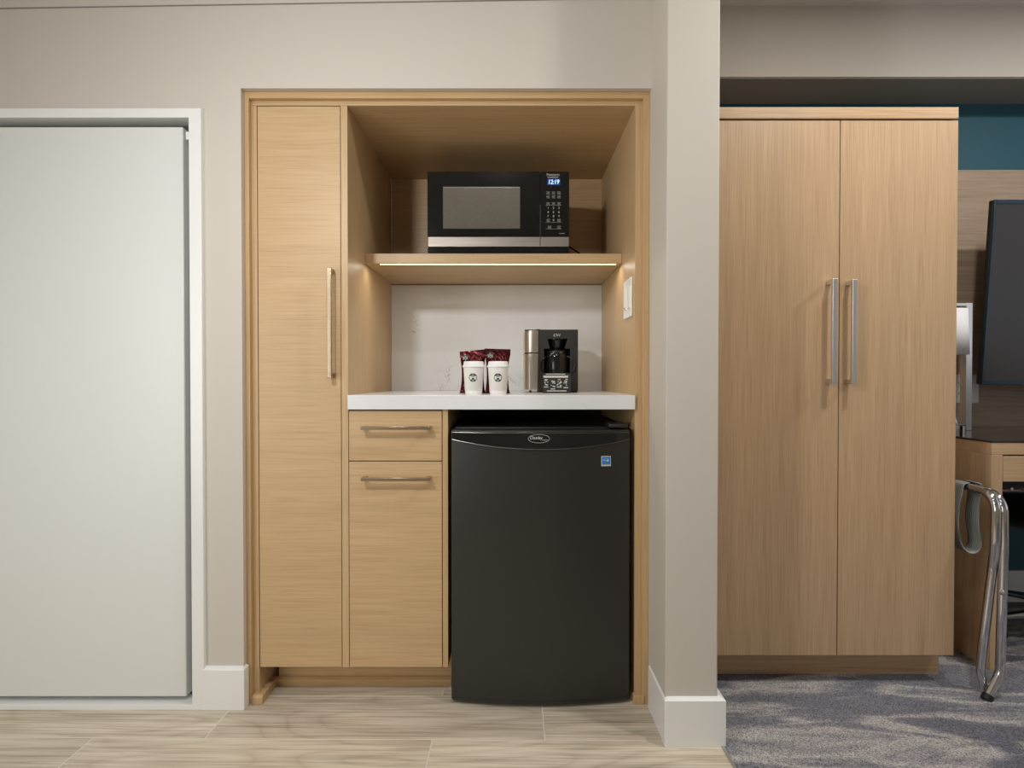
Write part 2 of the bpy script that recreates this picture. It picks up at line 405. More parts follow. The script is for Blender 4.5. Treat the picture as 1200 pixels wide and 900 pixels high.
# partition end (pillar) beside the niche
MB().box(XR, XP1, YP, YTL, 0, CEIL).build('wall_partition', 'wall', kind='structure', bevel=.003)
MB().box(XP1, RX1, YTL, YTL+.1, 0, CEIL).build('wall_teal', 'teal', kind='structure')
bk = MB().box(XP1, RX1, YBK, YTL, Z_(90, YBK), CEIL); bk.build('wall_bulkhead', 'wall', kind='structure')
MB().box(XP1+.001, RX1, YBK+.006, YTL-.0005, Z_(90, YBK)-.004, Z_(90, YBK)-.0002).build('soffit_sheet', 'soffit', kind='structure')
MB().box(LX0-.1, LX0, BY0, YW+.12, 0, CEIL).build('wall_left', 'wall', kind='structure')
MB().box(LX0-.1, RX1+.1, BY0-.1, BY0, 0, CEIL).build('wall_back', 'wall', kind='structure')
w = MB(); wy0, wy1, wz0, wz1 = -1.1, 1.2, .75, 2.15
w.box(RX1, RX1+.1, BY0, wy0, 0, CEIL); w.box(RX1, RX1+.1, wy1, YTL+.1, 0, CEIL); w.box(RX1, RX1+.1, wy0, wy1, 0, wz0); w.box(RX1, RX1+.1, wy0, wy1, wz1, CEIL)
w.build('wall_right', 'wall', kind='structure')
w = MB()
for a, b_, c, d in ((wy0, wy1, wz0, wz0+.05), (wy0, wy1, wz1-.05, wz1), (wy0, wy0+.05, wz0, wz1), (wy1-.05, wy1, wz0, wz1), (.03, .08, wz0, wz1)):
    w.box(RX1+.02, RX1+.07, a, b_, c, d)
w.build('window_1', 'trimw', kind='structure')

# door
d = MB()
def ring4(m, o, i, y0, y1):
    R_ = lambda r: [(r[0], r[2]), (r[1], r[2]), (r[1], r[3]), (r[0], r[3])]
    vs = [(p[0], y, p[1]) for y in (y0, y1) for r in (o, i) for p in R_(r)]
    fs = []
    for k in range(4):
        j = (k+1) % 4
        fs += [(k, j, 4+j, 4+k), (8+k, 12+k, 12+j, 8+j), (k, 8+k, 8+j, j), (4+k, 4+j, 12+j, 12+k)]
    m.add(vs, fs)
ring4(d, (dfx0, dfx1, 0, dz1), (dfin0, dfin, dz0, dzin), YF, YW+.06)
door = thing('door_1', 'x', 'door', (dfx0, YF, 0)); del door['label']; del door['category']; struct(door)
d.build('door_frame', 'trimw', door, bevel=.0015)
MB().box(dfin0, dfin, YW+.045, YW+.058, dz0-.01, dzin+.01).build('door_gap_backing', 'dark', door)  # dark sheet behind the leaf, put in for the shade in its gaps
YD = 1.599
dlx = X_(216.3, YD, 480); dlt = Z_(148.5, YD); dlb = Z_(816.5, YD)
MB().box(dfin0+.012, dlx, YD, YD+.035, dlb, dlt).build('door_leaf', 'doorw', door, bevel=.003)
MB().box(dlx+.006, dlx+.024, YD+.004, YD+.028, dlt-.035, dlt-.012).build('latch', 'trimw', door, bevel=.001)
# baseboards
def baseboard(name, paths, zt):
    m = MB()
    for (x0, x1, y0, y1) in paths:
        m.box(x0, x1, y0, y1, 0, zt)
    return m
bz = Z_(783, 1.583); 
bx0 = X_(236.5, 1.583, 800); bx1 = X_(286, 1.583, 800)
def capped(x0, x1, yf, yb, z, left=False, right=False, ch=.010):
    """board with a sloped top edge on its free faces"""
    xl = x0+(ch if left else 0); xr = x1-(ch if right else 0)
    return [(x0, yf, 0), (x1, yf, 0), (x1, yb, 0), (x0, yb, 0), (x0, yf, z-ch*.6), (x1, yf, z-ch*.6), (x1, yb, z-ch*.6), (x0, yb, z-ch*.6),
            (xl, yf+ch, z), (xr, yf+ch, z), (xr, yb, z), (xl, yb, z)], \
           [(3, 2, 1, 0), (0, 1, 5, 4), (1, 2, 6, 5), (2, 3, 7, 6), (3, 0, 4, 7), (4, 5, 9, 8), (5, 6, 10, 9), (6, 7, 11, 10), (7, 4, 8, 11), (8, 9, 10, 11)]
m = MB(); m.add(*capped(bx0, bx1, 1.583, 1.613, bz, right=True)); m.build('baseboard_left', 'trimw', kind='structure', bevel=.001)
YQ = 1.4247; pz = Z_(819, YQ); px0 = X_(779, YQ, 850); px1 = X_(851, YQ, 850)
m = MB(); m.add(*capped(px0, px1, YQ, 1.60, pz, left=True, right=True)); 
m.add(*capped(XP1-.001, px1, 1.60, YTL, pz, right=True))
m.build('baseboard_partition', 'trimw', kind='structure', bevel=.001)
MB().box(XP1, RX1, YTL-.014, YTL, 0, .137).build('baseboard_back', 'trimw', kind='structure', bevel=.002)

# ------------------------------------------------------------------ oak niche surround
sur = thing('niche_surround', 'oak veneer lining and stepped frame around the kitchenette niche', 'niche surround', (0, YT, 0))
tL, tR = X_(293, YT, 450), X_(753.5, YT, 300); tT = Z_(115.2, YT)
t = MB(); t.box(XL+.0005, tL, YT, YC-.001, 0.0, ZT-.0005)
t.build('frame_trim', 'trim_oak', sur, bevel=.0008)
MB().box(tR, XR-.0005, YT, YC-.001, 0, ZT-.0005).build('frame_trim', 'trim_oak', sur, bevel=.0008)
MB().box(tL, tR, YT, YC-.001, tT, ZT-.0005).build('head_trim', 'trim_oak_x', sur, bevel=.0008)
nR = X_(744.3, YC, 300); nL = X_(408, YC); nT = Z_(123.7, YC); cL = X_(302.3, YC)
MB().box(nR, XR-.0005, YC, YB, 0, ZT-.0005).build('side_panel', 'oak_z', sur)
MB().box(XL+.0005, nR, YC, YB, nT, ZT-.0005).build('top_panel', 'oak_x', sur)
zS1, zS0 = Z_(297, 1.825), Z_(310.3, 1.825)
bkp = MB().box(nL, nR, YB, YB+.015, zS0, nT+.002).build('back_panel', 'oak_x', sur)
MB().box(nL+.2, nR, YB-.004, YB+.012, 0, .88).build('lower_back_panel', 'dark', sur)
# shoe moulding at the feet of the frame
s = MB(); sx0, sx1 = X_(294.5, 1.612, 820), X_(307.5, 1.612, 820); sz = .026
s.prism([(1.612, 0), (1.612, sz-.006), (1.618, sz), (1.72, sz), (1.72, 0)], 'x', sx0, sx1)
s.build('shoe_moulding', 'trim_oak', sur, bevel=.0015)
s = MB(); s.box(X_(742.5, 1.612, 820), X_(755, 1.612, 820), 1.612, 1.632, 0, sz); s.build('shoe_moulding', 'trim_oak', sur, bevel=.0015)

# ------------------------------------------------------------------ tall cabinet
zB = Z_(782, YC); zTD = Z_(124.6, YC)
tall = thing('tall_cabinet', 'tall narrow oak cabinet with one long door, left of the microwave shelf', 'cabinet', (XL+.05, YC, 0))
pL0, pL1 = X_(400.2, YC), nL
c = MB(); c.box(XL+.0008, cL, YC, YB-.001, 0, nT-.0005); c.box(pL0, pL1, YC, YB, zB, nT-.0005); c.box(cL, pL0, YC+.04, YC+.055, zB, nT-.0005)
c.box(cL, pL0, YC+.055, YB, zB, zB+.018)
c.build('carcass', 'oak_z', tall, bevel=.0006)
dr = MB().box(cL+.0022, pL0-.0018, YC, YC+.02, zB+.001, zTD).build('door', 'oak_x', tall, bevel=.0008)
hz1, hz0 = Z_(313.5, YC-.03), Z_(443, YC-.03)
bar_handle(dr, X_(385.6, YC-.034), (hz1+hz0)/2, YC, hz1-hz0, True)
ytk = 1.722
MB().box(XL+.05, pL1-.01, ytk, ytk+.015, .0, zB-.0005).build('toe_kick', 'oak_x', tall)
MB().prism([(ytk-.011, 0), (ytk-.011, .020), (ytk-.004, .026), (ytk, .026), (ytk, 0)], 'x', sx1, pL1-.01).build('toe_moulding', 'trim_oak_x', tall)

# ------------------------------------------------------------------ drawer cabinet
zCT1, zCT0 = Z_(463, 1.622), Z_(480, 1.622)
dx1, dsx1 = X_(518.3, YC, 600), X_(525, YC, 600)
dc = thing('drawer_cabinet', 'low oak drawer unit with two drawers under the counter, beside the black fridge', 'cabinet', ((nL+dsx1)/2, YC, 0))
c = MB(); c.box(dx1+.001, dsx1, YC, YB-.005, zB, zCT0-.001); c.box(nL+.001, dx1, YC+.03, YC+.045, zB, zCT0-.001); c.box(nL+.001, dx1, YC+.045, YB-.005, zB, zB+.018)
c.build('carcass', 'oak_z', dc, bevel=.0006)
zg = Z_(540.5, YC)
d1 = MB().box(nL+.0018, dx1-.0012, YC, YC+.02, zg+.0015, zCT0-.004).build('drawer', 'oak_x', dc, bevel=.0008)
d2 = MB().box(nL+.0018, dx1-.0012, YC, YC+.02, zB+.001, zg-.0012).build('drawer', 'oak_x', dc, bevel=.0008)
hx0, hx1 = X_(422.5, YC-.03), X_(503.5, YC-.03)
bar_handle(d1, (hx0+hx1)/2, Z_(501.8, YC-.034), YC, hx1-hx0, False, w=.0105)
bar_handle(d2, (hx0+hx1)/2, Z_(562, YC-.034), YC, hx1-hx0, False, w=.0105)
MB().box(nL-.01, dsx1, ytk, ytk+.015, 0, zB-.0005).build('toe_kick', 'oak_x', dc)
MB().prism([(ytk-.011, 0), (ytk-.011, .020), (ytk-.004, .026), (ytk, .026), (ytk, 0)], 'x', nL-.01, dsx1).build('toe_moulding', 'trim_oak_x', dc)
MB().box(dsx1-.017, dsx1-.002, ytk+.016, YB-.01, 0, zB-.0005).build('end_support', 'oak_z', dc)

# ------------------------------------------------------------------ countertop, backsplash, shelf
ct = MB().box(nL+.0004, nR-.0004, 1.622, YB-.0005, zCT0, zCT1).build('countertop', 'quartz', bevel=.0015, at=(0, 1.8, zCT0))
tag(ct, 'white veined quartz countertop over the drawers and the fridge', 'countertop')
bs = MB().box(nL+.0006, nR-.0006, YB-.012, YB-.0006, zCT1+.0003, zS0-.0006).build('backsplash', 'quartz', at=(.1, YB, zCT1))
tag(bs, 'pale veined quartz backsplash behind the coffee maker and cups', 'backsplash')
sh = thing('shelf', 'thick oak shelf under the microwave with a glowing light strip', 'shelf', (0, 1.825, zS0))
MB().box(nL+.0005, nR-.0005, 1.825, YB-.0005, zS0+.004, zS1).build('shelf_board', 'oak_x', sh, bevel=.0015)
MB().box(X_(446, 1.84), X_(721, 1.84), 1.834, 1.838, zS0+.0030, zS0+.0045).build('light_strip', 'led', sh, bevel=.001)
ledL = bpy.data.lights.new('shelf_strip_light', 'AREA'); ledL.shape = 'RECTANGLE'; ledL.size = .81; ledL.size_y = .012; ledL.energy = .95; ledL.color = (1, .93, .82)
lo = bpy.data.objects.new('shelf_strip_light', ledL); COL.objects.link(lo); lo.location = (-.055, 1.842, zS0-.001)

# ------------------------------------------------------------------ microwave
YM = 1.862
mx0, mx1 = X_(501.2, YM), X_(666.8, YM); mz1, mz0 = Z_(201, YM), Z_(289.5, YM)
mw = thing('microwave', 'black microwave oven with steel band and blue clock display on the oak shelf', 'microwave', ((mx0+mx1)/2, YM, zS1))
MB().prism(rrect(mx0+.001, mx1-.001, zS1+.014, mz1-.001, .006), 'y', YM+.02, YM+.34).build('body', 'blackp', mw, smooth=True)
zbt = Z_(277.6, YM); xdv = X_(633, YM)
dm = MB().prism(rrect(mx0, xdv-.0006, zbt, mz1, .004), 'y', YM, YM+.019).build('door', 'gloss', mw, bevel=.0008)
MB().prism(rrect(X_(519.5, YM), X_(609.3, YM), Z_(268, YM), Z_(220.5, YM), .002), 'y', YM-.0009, YM+.001).build('window', 'mwin', dm)
MB().box(X_(519.5, YM), X_(609.3, YM), YM-.0012, YM-.0004, Z_(220.5, YM), Z_(219, YM)).build('window_edge', 'graymetal', dm)
cp = MB().prism(rrect(xdv+.0006, mx1, zbt, mz1, .004), 'y', YM, YM+.019).build('control_panel', 'gloss', mw, bevel=.0008)
MB().box(mx0+.002, xdv-.0008, YM-.003, YM+.015, mz0, zbt-.0003).build('steel_band', 'band', mw, bevel=.0012)
MB().box(xdv+.0008, mx1-.001, YM-.003, YM+.015, mz0, zbt-.0003).build('steel_band', 'band', mw, bevel=.0012)
MB().box(xdv-.0007, xdv+.0007, YM-.0006, YM+.018, mz0, Z_(240, YM)).build('seam', 'graymetal', mw)
MB().prism(rrect(mx0, mx1, zS1+.008, mz0-.0006, .006), 'y', YM+.004, YM+.03).build('bottom_rail', 'gloss', mw, smooth=True)
for px, yy in ((509, YM+.02), (658, YM+.02), (509, YM+.3), (658, YM+.3)):
    MB().lathe([(.011, 0), (.013, .003), (.013, .0145)], (X_(px, YM), yy, zS1), 16).build('foot', 'rubber', mw, smooth=True)
def pmw(px, py): return XZ(px, py, YM)
x, z = pmw(648.3, 204.6); lettering('Panasonic', x, YM-.0007, z, .0075, 'ink_w', cp, width=.044)
x, z = pmw(648, 207.7); MB().box(x-.018, x+.018, YM-.0008, YM-.0002, z-.0009, z+.0009).build('print_line', 'ink_w', cp)
dx0_, dz1_ = pmw(641.5, 209.2); dx1_, dz0_ = pmw(656.5, 217)
ds = MB().prism(rrect(dx0_, dx1_, dz0_, dz1_, .002), 'y', YM-.0009, YM+.0002).build('display', 'lcd', cp)
x, z = pmw(649.2, 213.2); lettering('12:19', x, YM-.0012, z, .0145, 'lcd_on', ds, 'clock_digits', width=.035, shear=.15)
for r_, py in enumerate((226.2, 230.8, 238.8, 258.2, 266.3)):
    kz = MB()
    for px in (642.3, 648.6, 655):
        if py == 258.2 and px == 648.6: continue
        if py == 266.3 and px == 642.3: px = 644
        if py == 266.3 and px == 648.6: continue
        x, z = pmw(px, py)
        for q in range(3): kz.box(x-.0062+.0012*((q+r_) % 2), x+.0062-.0012*(q % 2), YM-.0007, YM-.0002, z+.0035-q*.0035-.0007, z+.0035-q*.0035+.0007)
    kz.build('button_legend', 'ink_g', cp)
kz = MB()
for py in (240.6, 260.6, 268.4):
    x, z = pmw(648.6, py); kz.box(x-.027, x+.027, YM-.0007, YM-.0002, z-.0004, z+.0004)
x, z = pmw(658.5, 273.6); kz.box(x-.009, x+.009, YM-.0007, YM-.0002, z-.0009, z+.0009)
kz.build('legend_line', 'ink_g', cp)
n = 1
for py in (243.7, 248.5, 253.3, 258):
    for px in (642.3, 648.6, 655):
        if py == 258 and px != 648.6: continue
        x, z = pmw(px, py); lettering(str(n % 10), x, YM-.0007, z, .0068, 'ink_w', cp, 'digit'); n += 1
_a, _b = XZ(667, 286, YM+.30), XZ(686, 297.5, YM+.31)
cord = fillet([(mx1-.03, YM+.335, _a[1]+.01), (_a[0], YM+.338, _a[1]+.002), (_b[0], YM+.34, _b[1]-.004), (_b[0]+.02, YM+.34, zS1+.02), (.345, YM+.36, zS1+.01), (.35, 2.228, zS1+.08)], .03)
MB().tube(cord, .0035, 8).build('power_cord', 'rubber', mw, smooth=True)

# ------------------------------------------------------------------ light switch on the niche side
sw = thing('light_switch', 'white rocker switch plate on the right inner side of the niche', 'switch', (nR, 1.72, 1.2))
sz1, sz0 = Z_(324, 1.668), Z_(370.5, 1.668)
MB().box(nR-.005, nR-.0002, 1.664, 1.775, sz0, sz1).build('plate', 'switch', sw, bevel=.002)
for yy in (1.693, 1.746):
    MB().box(nR-.0075, nR-.004, yy-.0165, yy+.0165, (sz0+sz1)/2-.033, (sz0+sz1)/2+.033).build('rocker', 'switch', sw, bevel=.001)
MB().box(nR-.0085, nR-.007, 1.739, 1.750, (sz0+sz1)/2-.029, (sz0+sz1)/2-.026).build('indicator', 'slot', sw)

# ------------------------------------------------------------------ fridge
YR = 1.592     # most forward point of the bowed door
BOW = .026
fx0, fx1 = X_(528.6, YR+BOW, 600), X_(738.3, YR+BOW, 600)
fz0 = Z_(827.0, YR); fz1 = Z_(503.5, YR+BOW)
fr = thing('mini_fridge', 'black under-counter mini fridge with bowed door and oval badge', 'fridge', ((fx0+fx1)/2, YR, 0))
fc = (fx0+fx1)/2; fw = (fx1-fx0)/2
def fy(x): return YR+BOW*((x-fc)/fw)**2
def bowed(x0, x1, z0, z1, d0=0, back=None, n=24, zf=None, rc=.007):
    """slab following the bowed front; d0 pushes it out; zf(x) lower edge"""
    xs = [x0+(x1-x0)*i/n for i in range(n+1)]
    m = MB(); vs = []; 
    for x in xs:
        yb = back if back is not None else fy(x)+.002
        zl = zf(x) if zf else z0
        vs += [(x, fy(x)-d0, zl), (x, fy(x)-d0, z1), (x, yb, z1), (x, yb, zl)]
    fs = []
    for i in range(n):
        a = 4*i; b2 = a+4
        for k in range(4): fs.append((a+k, a+(k+1) % 4, b2+(k+1) % 4, b2+k))
    fs.append((0, 1, 2, 3)); fs.append((4*n+3, 4*n+2, 4*n+1, 4*n))
    m.add(vs, fs); return m
YDB = YR+.068
fd = bowed(fx0, fx1, fz0, fz1, 0, YDB).build('door', 'fridge', fr, bevel=.006, seg=3, ang=50)
def zarc(x):
    u = (x-fc)/fw; return Z_(526.5, YR)+(Z_(515.5, YR)-Z_(526.5, YR))*(abs(u)**2.1)
bowed(fx0+.003, fx1-.003, 0, fz1-.004, .0025, zf=zarc).build('door_band', 'gloss', fd, bevel=.001)
pts = [(fc+fw*(-.985+1.97*i/30), 0, 0) for i in range(31)]
MB().tube([(p[0], fy(p[0])-.003, zarc(p[0])) for p in pts], .0013, 8).build('band_edging', 'graymetal', fd, smooth=True)
MB().tube([(p[0], fy(p[0])-.0025, fz1-.0075) for p in pts], .0009, 8).build('top_edging', 'graymetal', fd, smooth=True)
MB().tube([(p[0], fy(p[0])-.0005, fz0+.012) for p in pts], .0012, 8).build('bottom_lip', 'blackp', fd, smooth=True)
MB().box(fx0+.004, fx1-.004, YDB, YDB+.008, fz0+.01, fz1-.006).build('gasket', 'rubber', fr)
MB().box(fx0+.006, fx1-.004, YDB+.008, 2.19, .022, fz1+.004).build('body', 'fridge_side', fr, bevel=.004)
h0 = X_(713, YR+.04, 500); h1 = X_(736.5, YR+.03, 500)
MB().prism([(h0, YR+.03), (h1-.004, YR+.028), (h1, YR+.034), (h1, YR+.12), (h0+.018, YR+.12), (h0, YR+.09)], 'z', fz1+.0045, fz1+.016).build('hinge_cover', 'blackp', fr, bevel=.003)
for x_ in (fx0+.05, fx1-.05):
    for y_ in (YDB+.05, 2.12):
        MB().lathe([(.016, 0), (.016, .012), (.009, .012), (.009, .0225)], (x_, y_, 0), 16).build('foot', 'rubber', fr, smooth=True)
bx, bzc = XZ(631.5, 514, YR); byy = YR-.0032
bo = MB().tube([(bx+.0312*math.cos(a*math.pi/20), byy, bzc+.0122*math.sin(a*math.pi/20)) for a in range(40)], .0011, 6, closed=True).build('badge_ring', 'badge', fd, smooth=True)
lettering('Danby', bx-.0075, byy-.0005, bzc+.0014, .0115, 'ink_w', fd, 'badge_lettering', width=.036, shear=.1)
lettering('Designer', bx+.0185, byy-.0005, bzc-.0038, .0036, 'ink_w', fd, 'badge_lettering', width=.017)
# energy label
ex0, ez1 = XZ(704.6, 534.5, YR+.012); ex1, ez0 = XZ(716, 546.3, YR+.012)
def sticker(x0, x1, z0, z1, off, name, mat, par):
    n = 6; m = bowed(x0, x1, z0, z1, off, n=n); return m.build(name, mat, par)
st = sticker(ex0, ex1, ez0, ez1, .0008, 'energy_label', 'ink_w', fd)
q = .0028; sb = sticker(ex0+q*.7, ex1-q*.7, ez0+q*1.6, ez1-q*.7, .0013, 'label_field', 'sky_blue', st)
cx_, cz_ = (ex0+ex1)/2, (ez0+ez1)/2+.001; ye = fy(cx_)-.0022
MB().tube([(cx_-.009+.018*i/10, ye-.0001+.0, cz_+.0022+.005*math.sin(math.pi*i/10)) for i in range(11)], .00045, 5).build('label_arc', 'ink_w', st)
star = []
for k in range(10):
    a = math.pi/2+math.pi*k/5; rr = .0042 if k % 2 == 0 else .0018
    star.append((cx_+.005+rr*math.cos(a), cz_+.0005+rr*math.sin(a)))
MB().prism(star, 'y', ye-.0004, ye+.0004).build('label_star', 'ink_w', st)
lettering('energy', cx_-.003, ye, cz_+.0005, .0045, 'ink_w', st, 'label_lettering', width=.012, shear=.3)
lettering('ENERGY STAR', cx_, ye, ez0+.0035+.0012, .0022, 'ink_w', st, 'label_lettering', width=.018)

# ------------------------------------------------------------------ coffee maker
YK = 1.90; ZC = zCT1
kx0, kx1, kxm = X_(614.6, YK), X_(677.3, YK), X_(631.3, YK)
kz1, kz0 = Z_(386.2, YK), ZC+.007
cm = thing('coffee_maker', 'black and stainless single-serve coffee maker on the quartz countertop', 'coffee maker', ((kx0+kx1)/2, YK, ZC))
# body with an open brewing bay: outline with a recess cut in
rx0, rx1 = X_(637.5, YK), X_(668, YK)
bz_ = [(397.2), (409)]
zr = lambda py: Z_(py, YK)
ub = MB()
hole = [(X_(641.5, YK), zr(397)), (X_(665, YK), zr(397)), (X_(662, YK), zr(408.5)), (rx1, zr(408.5)), (rx1, kz0+.012), (rx0, kz0+.012), (rx0, zr(408.5)), (X_(644.5, YK), zr(408.5))]
outer = [(kxm, kz1), (kx1, kz1), (kx1, zr(408.5)), (kx1, zr(408.5)-.001), (kx1, kz0), (kxm, kz0), (kxm, zr(408.5)-.001), (kxm, zr(408.5))]
n = 8; yb0, yb1 = YK, YK+.085
vs = [(p[0], yb0, p[1]) for p in outer]+[(p[0], yb0, p[1]) for p in hole]+[(p[0], yb1, p[1]) for p in outer]+[(p[0], yb1, p[1]) for p in hole]
fs = []
for i in range(n):
    j = (i+1) % n
    fs += [(i, j, n+j, n+i), (n+i, n+j, 3*n+j, 3*n+i), (i, 2*n+i, 2*n+j, j), (2*n+i, 3*n+i, 3*n+j, 2*n+j)]
ub.add(vs, fs); ub.build('front_housing', 'blackp', cm, bevel=.0012)
MB().box(kxm, kx1, yb1, YK+.17, kz0, kz1).build('rear_housing', 'blackp', cm, bevel=.003)
# stainless water tank with a rounded front
def capsule(x0, x1, y0, y1, z0, z1, r):
    pl = []
    for cx, cy, a0 in ((x0+r, y0+r, 180), (x1-.004, y0+.004, 270)):
        rr = r if cx == x0+r else .004
        for k in range(9): a = math.radians(a0+90*k/8); pl.append((cx+rr*math.cos(a), cy+rr*math.sin(a)))
    pl += [(x1, y1), (x0, y1)]
    return MB().prism(pl, 'z', z0, z1)
zsplit = zr(413.8)
capsule(kx0, kxm-.001, YK-.002, YK+.165, kz0+.003, zsplit-.002, .03).build('steel_jacket', 'steel', cm, smooth=True, bevel=.0006)
capsule(kx0, kxm-.001, YK-.002, YK+.165, zsplit+.002, kz1-.003, .03).build('steel_jacket', 'steel', cm, smooth=True, bevel=.0006)
capsule(kx0+.001, kxm-.002, YK, YK+.16, zsplit-.002, zsplit+.002, .028).build('dark_joint', 'rubber', cm, smooth=True)
MB().box(kx0+.001, kxm, YK-.001, YK+.166, kz1-.003, kz1).build('tank_lid', 'blackp', cm, bevel=.001)
MB().lathe([(.008, 0), (.008, .003), (.005, .004)], (X_(631, YK), YK+.03, kz1), 16).build('lid_button', 'gloss', cm, smooth=True)
MB().lathe([(.004, 0), (.004, .0075)], (X_(622, YK), YK+.03, ZC), 12).build('foot', 'rubber', cm)
MB().box(kxm+.002, kx1-.002, YK+.004, YK+.165, ZC+.0005, kz0).build('base', 'rubber', cm)
x_, z_ = XZ(652.6, 392.8, YK); lettering('CV1', x_, YK-.0007, z_, .0092, 'ink_w', cm, width=.023, shear=.25)
fxc = (X_(641.5, YK)+X_(665, YK))/2; fyc = YK+.028
MB().lathe([(.012, zr(410)), (.0245, zr(398.5)), (.031, zr(397.6)), (.031, zr(396.8)), (.0, zr(396.8))], (fxc, fyc, 0), 28).build('brew_basket', 'gloss', cm, smooth=True)
# carafe (a thing that stands in the maker)
ca = thing('carafe', 'small black handled carafe standing inside the coffee maker', 'carafe', (fxc, fyc, kz0+.013))
cb, c1 = kz0+.0125, zr(410)
MB().lathe([(.030, cb), (.038, cb+.004), (.040, cb+.02), (.040, zr(418)), (.037, zr(414)), (.030, zr(412)), (.028, c1-.002), (.0, c1-.002)], (fxc, fyc, 0), 32).build('body', 'gloss', ca, smooth=True)
MB().lathe([(.0335, zr(413)), (.0335, zr(411)), (.012, zr(410.2)), (0, zr(410.2))], (fxc, fyc, 0), 28).build('lid', 'blackp', ca, smooth=True)
for s_ in (1, -1):  # left loop is a reflection, built as a second tube
    MB().tube(fillet([(fxc+s_*.034, fyc-.02, zr(417.5)), (fxc+s_*.049, fyc-.036, zr(420)), (fxc+s_*.061, fyc-.036, zr(428)), (fxc+s_*.055, fyc-.036, zr(434)), (fxc+s_*.036, fyc-.02, zr(442))], .012), .0032, 8).build('handle', 'blackp' if s_ > 0 else 'gloss', ca, smooth=True)
# instruction card leaning before it
YI = 1.832
ic = thing('instruction_card', 'small dark card of printed icons leaning before the coffee maker', 'card', (X_(652, YI), YI, ZC))
ix0, ix1 = X_(636.3, YI), X_(669.4, YI); iz1 = Z_(437.3, YI)
MB().prism([(YI, ZC), (YI+.002, ZC), (YI+.014, iz1), (YI+.012, iz1)], 'x', ix0, ix1).build('card', 'blackp', ic, bevel=.0004)
MB().prism([(YI+.002, ZC), (YI+.04, ZC), (YI+.0405, ZC+.001), (YI+.0035, ZC+.0012)], 'x', ix0+.01, ix1-.01).build('card_foot', 'blackp', ic)
pr = MB()
def cbox(px0_, py0_, px1_, py1_):
    xa_, za_ = X_(px0_, YI), Z_(py0_, YI); xb_, zb_ = X_(px1_, YI), Z_(py1_, YI)
    f = lambda z: YI+.012*(z-ZC)/(iz1-ZC)-.0003
    pr.add([(xa_, f(za_), za_), (xb_, f(za_), za_), (xb_, f(zb_), zb_), (xa_, f(zb_), zb_)], [(0, 1, 2, 3)])
cbox(640, 438, 663, 438.9); cbox(637, 440.2, 666, 442.6); cbox(641, 457.6, 664, 458.6)
random.seed(3)
for k, (a, b_) in enumerate(((637, 444), (645, 445.5), (652.5, 444), (660.3, 444))):
    for j in range(9):
        rx = a+random.random()*4.6; ry = b_+random.random()*7.2
        cbox(rx, ry, rx+.8+random.random()*1.6, ry+.6+random.random()*.9)
    cbox(a+.3, b_+9+(k % 2)*.8, a+5.6, b_+10+(k % 2)*.8)
pr.build('printed_icons', 'ink_w', ic)
random.seed(7)

# ------------------------------------------------------------------ paper cups and coffee pouches
YU = 1.675
def roundel(cx, cy, cz, r0, rad, tilt, parent, name, wrap=True, flat_y=None):
    """round green emblem: dark disc with a pale figure of crown, face and flowing locks"""
    def place(u, v, off):
        if wrap:
            zz = cz+v; R = r0(zz)+off; a = u/R
            return (cx+R*math.sin(a), cy-R*math.cos(a), zz)
        return flat_y(u, v, off)
    def poly(mb, pts, off):
        c = (sum(p[0] for p in pts)/len(pts), sum(p[1] for p in pts)/len(pts))
        vs = [place(c[0], c[1], off)]+[place(p[0], p[1], off) for p in pts]
        mb.add(vs, [(0, i+1, (i+1) % len(pts)+1) for i in range(len(pts))])
    g = MB(); poly(g, [(rad*math.cos(k*math.pi/14), rad*math.sin(k*math.pi/14)) for k in range(28)], .0003)
    e = g.build(name, 'green', parent)
    wv = MB(); R = rad
    ell = lambda x, y, a, b, n=12: [(x*R+a*R*math.cos(2*math.pi*k/n), y*R+b*R*math.sin(2*math.pi*k/n)) for k in range(n)]
    poly(wv, ell(0, .16, .15, .22), .0006)                      # face
    poly(wv, [(-.2*R, .5*R), (.2*R, .5*R), (.26*R, .66*R), (0, .60*R), (-.26*R, .66*R)], .0006)
    poly(wv, [(-.05*R, -.95*R), (.05*R, -.95*R), (.12*R, -.5*R), (-.12*R, -.5*R)], .0006)
    for s_ in (-1, 1):
        for q_, (a0, a1) in enumerate(((.36, .46), (.58, .68), (.80, .87))):
            pts = []
            for k in range(8):
                t_ = k/7; y = .38-.95*t_-q_*.06; pts.append((s_*(a0+.10*math.sin(t_*7+q_))*R, y*R))
            for k in range(7, -1, -1):
                t_ = k/7; y = .38-.95*t_-q_*.06; pts.append((s_*(a1+.10*math.sin(t_*7+q_))*R, y*R))
            for i in range(7):
                poly(wv, [pts[i], pts[i+1], pts[14-i], pts[15-i]], .0006)
    poly(wv, [(-.1*R, .98*R), (.1*R, .98*R), (0, .8*R)], .0006)
    wv.build('emblem_figure', 'logo_w', e)
    return e
